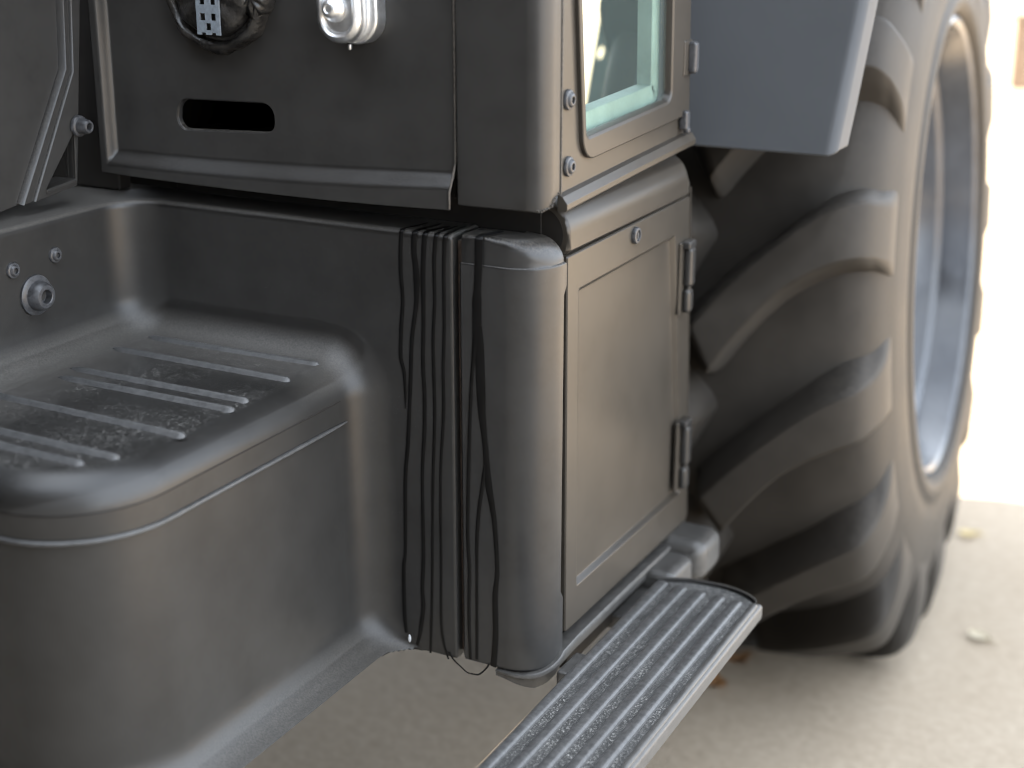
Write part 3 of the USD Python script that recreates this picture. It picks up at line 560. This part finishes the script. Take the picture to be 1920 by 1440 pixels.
# --- rear wheel
WH = path_for('wheel', T); tag(UsdGeom.Xform.Define(stage, WH).GetPrim(), 'large rear wheel with deep chevron lugs')
wa, wt = math.radians(3.9), math.radians(3.45); ax_n = np.array([math.cos(wa) * math.cos(wt), math.sin(wa) * math.cos(wt), math.sin(wt)])
e1 = np.cross([0, 0, 1.], ax_n); e1 /= np.linalg.norm(e1); e2 = np.cross(ax_n, e1)          # e1 ~ +y, e2 ~ up
WS = 1.16
wc = np.array([.138, 1.116, .647]) - ax_n * .176 * WS
def W(w, th, r): w, th, r = np.broadcast_arrays(w, th, r); r = np.where(r > .40, .40 + (r - .40) * 1.06, r); return wc + WS * w[..., None] * ax_n + (r * np.cos(th))[..., None] * e1 + (r * np.sin(th))[..., None] * e2
def ring(profile, seg=120, a0=0, a1=2 * math.pi):
    p = np.array(profile); th = np.linspace(0, 2 * math.pi, seg, endpoint=False); V = W(p[:, 0][None, :], th[:, None], p[:, 1][None, :]); n, k = V.shape[:2]
    idx = np.arange(n * k).reshape(n, k); nx = np.roll(idx, -1, 0); a, b, c, d = idx[:, :-1].ravel(), nx[:, :-1].ravel(), nx[:, 1:].ravel(), idx[:, 1:].ravel()
    return trimesh.Trimesh(V.reshape(-1, 3), np.vstack([np.c_[a, b, c], np.c_[a, c, d]]), process=False)
def spline(P, n=60):
    from scipy.interpolate import PchipInterpolator
    P = np.array(P, float); s = np.r_[0, np.cumsum(np.linalg.norm(np.diff(P, axis=0), axis=1))]; t = np.linspace(0, s[-1], n); return np.c_[PchipInterpolator(s, P[:, 0])(t), PchipInterpolator(s, P[:, 1])(t)]
half = [(0, .597), (.09, .594), (.135, .583), (.156, .568), (.168, .545), (.176, .512), (.182, .470), (.184, .430), (.182, .405), (.186, .396), (.187, .384), (.184, .374), (.176, .366), (.160, .360)]
full = [(-w, r) for w, r in half[::-1]] + half[1:]
obj('tyre', ring(spline(full, 110), 160), M_TYRE, WH, smooth=60)
outl = np.array([(-.022, .651), (.0, .652), (.045, .652), (.09, .649), (.130, .643), (.152, .636), (.165, .624), (.173, .602), (.179, .570), (.182, .535), (.1835, .50)])
basl = np.array([(-.022, .589), (.0, .590), (.045, .590), (.09, .588), (.125, .580), (.143, .569), (.155, .557), (.164, .540), (.171, .520), (.176, .503), (.1785, .485)])
def lug(side, th0, start=0.0):
    ns, nv = 36, 19; s = np.linspace(0, 1, ns); u = np.linspace(0, 1, len(outl))
    so = np.stack([gaussian_filter1d(np.interp(s, u, outl[:, k]), 1.6, mode='nearest') for k in (0, 1)], 1); sb = np.stack([gaussian_filter1d(np.interp(s, u, basl[:, k]), 1.6, mode='nearest') for k in (0, 1)], 1)
    wn = np.clip((so[:, 0] + .022) / .190, 0, 1)
    thc = th0 - math.radians(15.8) * (1 - (1 - wn) ** 1.6)                     # sweeps up towards the shoulder, flattening
    hw = .040 + .014 * wn ** 2 + .014 * np.clip((s - .72) / .28, 0, 1)            # half width, metres round the tyre
    v = np.linspace(-1, 1, nv); hgt = np.clip(np.where(v < 0, (1 + v) / .46, (1 - v) / .20), 0, 1); hgt = hgt * hgt * (3 - 2 * hgt)
    endt = np.clip(s / .055, 0, 1); endt = endt * endt * (3 - 2 * endt); endb = np.clip((1 - s) / .12, 0, 1) ** .5
    shrink = .80 + .20 * np.clip(s / .08, 0, 1) ** .5
    H = hgt[None, :] * (endt * endb)[:, None]
    w = sb[:, :1] + (so - sb)[:, :1] * H + .020 * v[None, :] * np.clip(1 - wn / .55, 0, 1)[:, None]; r = sb[:, 1:] + (so - sb)[:, 1:] * H
    spread = 1 + .16 * (1 - H)
    th = thc[:, None] + v[None, :] * (hw * shrink)[:, None] * spread / .62
    V = W(side * (w + start * (1 - wn)[:, None]), th, r); idx = np.arange(ns * nv).reshape(ns, nv); a, b, c, d = idx[:-1, :-1].ravel(), idx[1:, :-1].ravel(), idx[1:, 1:].ravel(), idx[:-1, 1:].ravel()
    Fs = np.vstack([np.c_[a, b, c], np.c_[a, c, d]]); Fs = Fs if side < 0 else Fs[:, ::-1]
    return trimesh.Trimesh(V.reshape(-1, 3), Fs, process=False)
NL = 17; step = 2 * math.pi / NL; TH0 = math.pi + math.radians(1.0)
for k in range(NL):
    obj('lug', lug(1, TH0 + k * step), M_TYRE, WH, smooth=60)
    obj('lug', lug(-1, TH0 + (k + .5) * step, .03), M_TYRE, WH, smooth=60)
rimp = [(.166, .366), (.174, .362), (.177, .355), (.172, .349), (.160, .345), (.140, .336), (.128, .333), (.122, .322), (.104, .314), (.095, .308), (.090, .298), (.068, .290), (.05, .287), (.044, .276), (.02, .270), (-.01, .262), (-.03, .24), (-.035, .10), (-.03, .0)]
obj('rim', ring(rimp, 140), M_RIM, WH, smooth=25, label='dished grey wheel rim')

# ------------------------------------------------------------------ strands of dark film hanging over the box front
def strand(pts, w, label, top=None, z_off=.0009):
    P = np.array([on(x, y, 1, -.0008) for x, y in pts]); from scipy.interpolate import PchipInterpolator
    t = np.arange(len(P)); tt = np.linspace(0, len(P) - 1, len(P) * 6); Q = np.stack([PchipInterpolator(t, P[:, k])(tt) for k in range(3)], 1); wd = PchipInterpolator(t, np.broadcast_to(w, len(P)))(tt) / 1250.
    if top is not None:                        # runs back over the top edge
        q0 = Q[0]; q0z = .8676 if top[0] != 'cap' else .8696; tp = np.array([on(*top[1], 2, q0z)]) if True else None
        ed = np.array([q0[0], .0012, q0z - .0006]); ed2 = np.array([q0[0] + .0005, .006, q0z + .0003]); e3 = ed2 + (np.array([tp[0][0], max(tp[0][1], .02), q0z + .0003]) - ed2)
        Q = np.vstack([e3, (e3 + ed2) / 2 + [0, -.002, 0], ed2, ed, [q0[0], -.0008, q0z - .003], Q]); wd = np.r_[wd[0] * .9, wd[0], wd[0], wd[0], wd[0], wd]
    n = len(Q); Tn = np.gradient(Q, axis=0); Tn /= np.linalg.norm(Tn, axis=1)[:, None] + 1e-9; loops = []
    for i in range(n):
        a = np.cross(Tn[i], [0, -1., 0] if abs(Tn[i][1]) < .7 else [0, 0, 1.]); a /= np.linalg.norm(a)
        if a[0] < 0: a = -a
        b = np.cross(Tn[i], a); b /= np.linalg.norm(b); th = np.linspace(0, 2 * np.pi, 8, endpoint=False)
        loops.append(Q[i] + np.cos(th)[:, None] * a * wd[i] / 2 + np.sin(th)[:, None] * b * .0004)
    obj('film_strand', outward(loft(loops, cap0=True, cap1=True)), M_STRAND, None, label, smooth=60, cat='strand', group='thin dark film strands hanging over the box front')
strand([(752, 442), (751, 500), (755, 560), (752, 620), (751, 665), (758, 700), (760, 740), (760, 766)], [6, 6, 5.5, 6, 6, 5, 4, 1.5], 'short dark strand furthest left, tapering out halfway down', ('tub', (800, 418)))
strand([(777, 442), (776, 470), (781, 520), (781, 560), (772, 640), (770, 700), (768, 760), (765, 830), (760, 900), (760, 1037), (757, 1063), (758, 1133), (762, 1186)], [8, 8, 9, 7, 6, 6, 5.5, 6, 6, 5, 6, 6, 5], 'long dark strand second from the left, drifting left as it falls', ('tub', (825, 420)))
strand([(796, 442), (793, 520), (794, 600), (793, 680), (796, 740), (796, 800), (792, 900), (794, 1040), (792, 1104), (794, 1133), (789, 1177), (782, 1209)], [7, 7, 6, 6, 6, 6, 5, 6, 6, 6.5, 6, 4], 'dark strand third from the left, curling left at its foot', ('tub', (842, 424)))
strand([(817, 443), (814, 500), (815, 560), (812, 650), (815, 760), (812, 900), (811, 1017), (810, 1119), (807, 1224)], [6, 5.5, 5, 5, 5, 4.5, 4, 4, 3.5], 'straight thin dark strand fourth from the left', ('tub', (856, 424)))
strand([(834, 445), (832, 520), (833, 600), (831, 700), (832, 760), (826, 900), (827, 1046), (827, 1162), (841, 1236)], [6, 5, 5, 5, 5, 4, 4, 4, 3], 'thin dark strand just left of the joint, hooking right at its foot', ('tub', (872, 424)))
strand([(897, 450), (897, 480), (895, 540), (894, 566), (894, 620), (889, 660), (885, 700), (882, 760), (880, 820), (878, 900), (877, 1000), (880, 1075), (879, 1148), (882, 1236)], [11, 11, 10, 13, 13, 7, 5, 5, 5, 5, 5, 5, 4.5, 4], 'dark strand right of the joint, wide above and thin below', ('cap', (940, 434)))
strand([(897, 610), (899, 660), (901, 720), (903, 770), (909, 830), (913, 880), (916, 910), (927, 982), (932, 1069), (928, 1122), (929, 1180), (925, 1250)], [9, 13, 13, 11, 8, 9, 10, 7, 6, 8, 8, 9], 'wide dark strand furthest right, bowing right below the middle')
strand([(909, 872), (905, 905), (897, 967), (894, 1022), (894, 1090), (894, 1236)], [4, 5, 5.5, 5, 4, 4], 'lower dark strand branching left from the wide one')
strand([(842, 1222), (850, 1236), (864, 1250), (879, 1262), (894, 1265), (908, 1257), (917, 1245)], [3, 3, 2.5, 2.5, 2.5, 2.5, 3], 'loose thin loop of strand hanging below the box corner')

# ------------------------------------------------------------------ ground litter and the far planter
def leaf(px, py, s, rot, m, label, dz=0, tilt=.3):
    c = on(px, py, 2, .004 + dz); n = 12; u = np.linspace(0, 1, n); half_ = .38 * np.sin(np.pi * u ** .8) ** .9; V = []
    for i in range(n):
        for v in (-1, -.5, 0, .5, 1): V.append(((u[i] - .5) * s, v * half_[i] * s * .9, s * (.10 * v * v + .16 * (u[i] - .5) ** 2 * tilt * 4) + .002))
    idx = np.arange(n * 5).reshape(n, 5); a, b, cc_, d = idx[:-1, :-1].ravel(), idx[1:, :-1].ravel(), idx[1:, 1:].ravel(), idx[:-1, 1:].ravel()
    t = trimesh.Trimesh(np.array(V), np.vstack([np.c_[a, b, cc_], np.c_[a, cc_, d]]), process=False); t.apply_transform(trimesh.transformations.rotation_matrix(rot, (0, 0, 1)))
    L = thing('dry_leaf', label, 'leaf', 'dry leaves on the ground', (c[0], c[1], .001)); obj('blade', t, m, L, smooth=60)
    obj('stalk', tube([(0.45 * s * math.cos(rot), .45 * s * math.sin(rot), .003), (.6 * s * math.cos(rot), .6 * s * math.sin(rot), .005), (.75 * s * math.cos(rot + .1), .75 * s * math.sin(rot + .1), .004)], .0009, 5), m, L)
leaf(1818, 1002, .042, .4, M_LEAFY, 'yellow leaf on the pale ground behind the tyre', tilt=.6)
leaf(1838, 1195, .045, -.5, M_LEAFP, 'pale straw leaf lying on the open ground right of the tyre')
leaf(1386, 1238, .045, 1.0, M_LEAFO, 'orange leaf against the foot of the tyre, beside the step', tilt=1.2)
leaf(1345, 1282, .045, 2.2, M_LEAFO, 'brown orange leaf nearest the step edge on the shaded ground', tilt=1)
bp_ = on(1886, 172, 2, 0.0); PX0, PY0 = bp_[0], bp_[1]
PB = thing('wooden_planter', 'low brown wooden planter box far behind the tyre', 'planter', loc=(PX0, PY0, 0))
for k in range(3):
    obj('board', rbox((0, 0, .01 + k * .145), (1.6, .03, .15 + k * .145), .004), M_WOOD, PB); obj('board', rbox((0, .032, .01 + k * .145), (.03, .5, .15 + k * .145), .004), M_WOOD, PB)
obj('top_rail', rbox((-.02, -.02, .447), (1.62, .06, .475), .004), M_WOOD, PB); obj('post', rbox((.032, .033, 0), (.09, .09, .445), .004), M_WOOD, PB)

# ------------------------------------------------------------------ added unseen walls outside the frame: shade the yard, darken front reflections
BN = thing('shade_walls', 'unseen dark walls added to shade the near end of the yard', 'shade_walls')
obj('shade_wall', rbox((-9.0, -.3, 0), (-8.6, 1.52, 11.8), .02), M_SHADE_WALL, BN); obj('shade_wall', rbox((-9.0, -9.0, 0), (-8.6, -.3, 17.0), .02), M_SHADE_WALL, BN); obj('shade_wall', rbox((-8.6, -4.9, 0), (5.0, -4.5, 6.5), .02), M_SHADE_WALL, BN)
obj('shade_wall_top', rbox((-9.4, -9.4, 17.0), (-8.3, -.2, 17.3), .05), M_SHADE_WALL, BN); obj('shade_wall_top', rbox((-9.3, -.2, 11.8), (-8.4, 1.56, 12.0), .05), M_SHADE_WALL, BN)
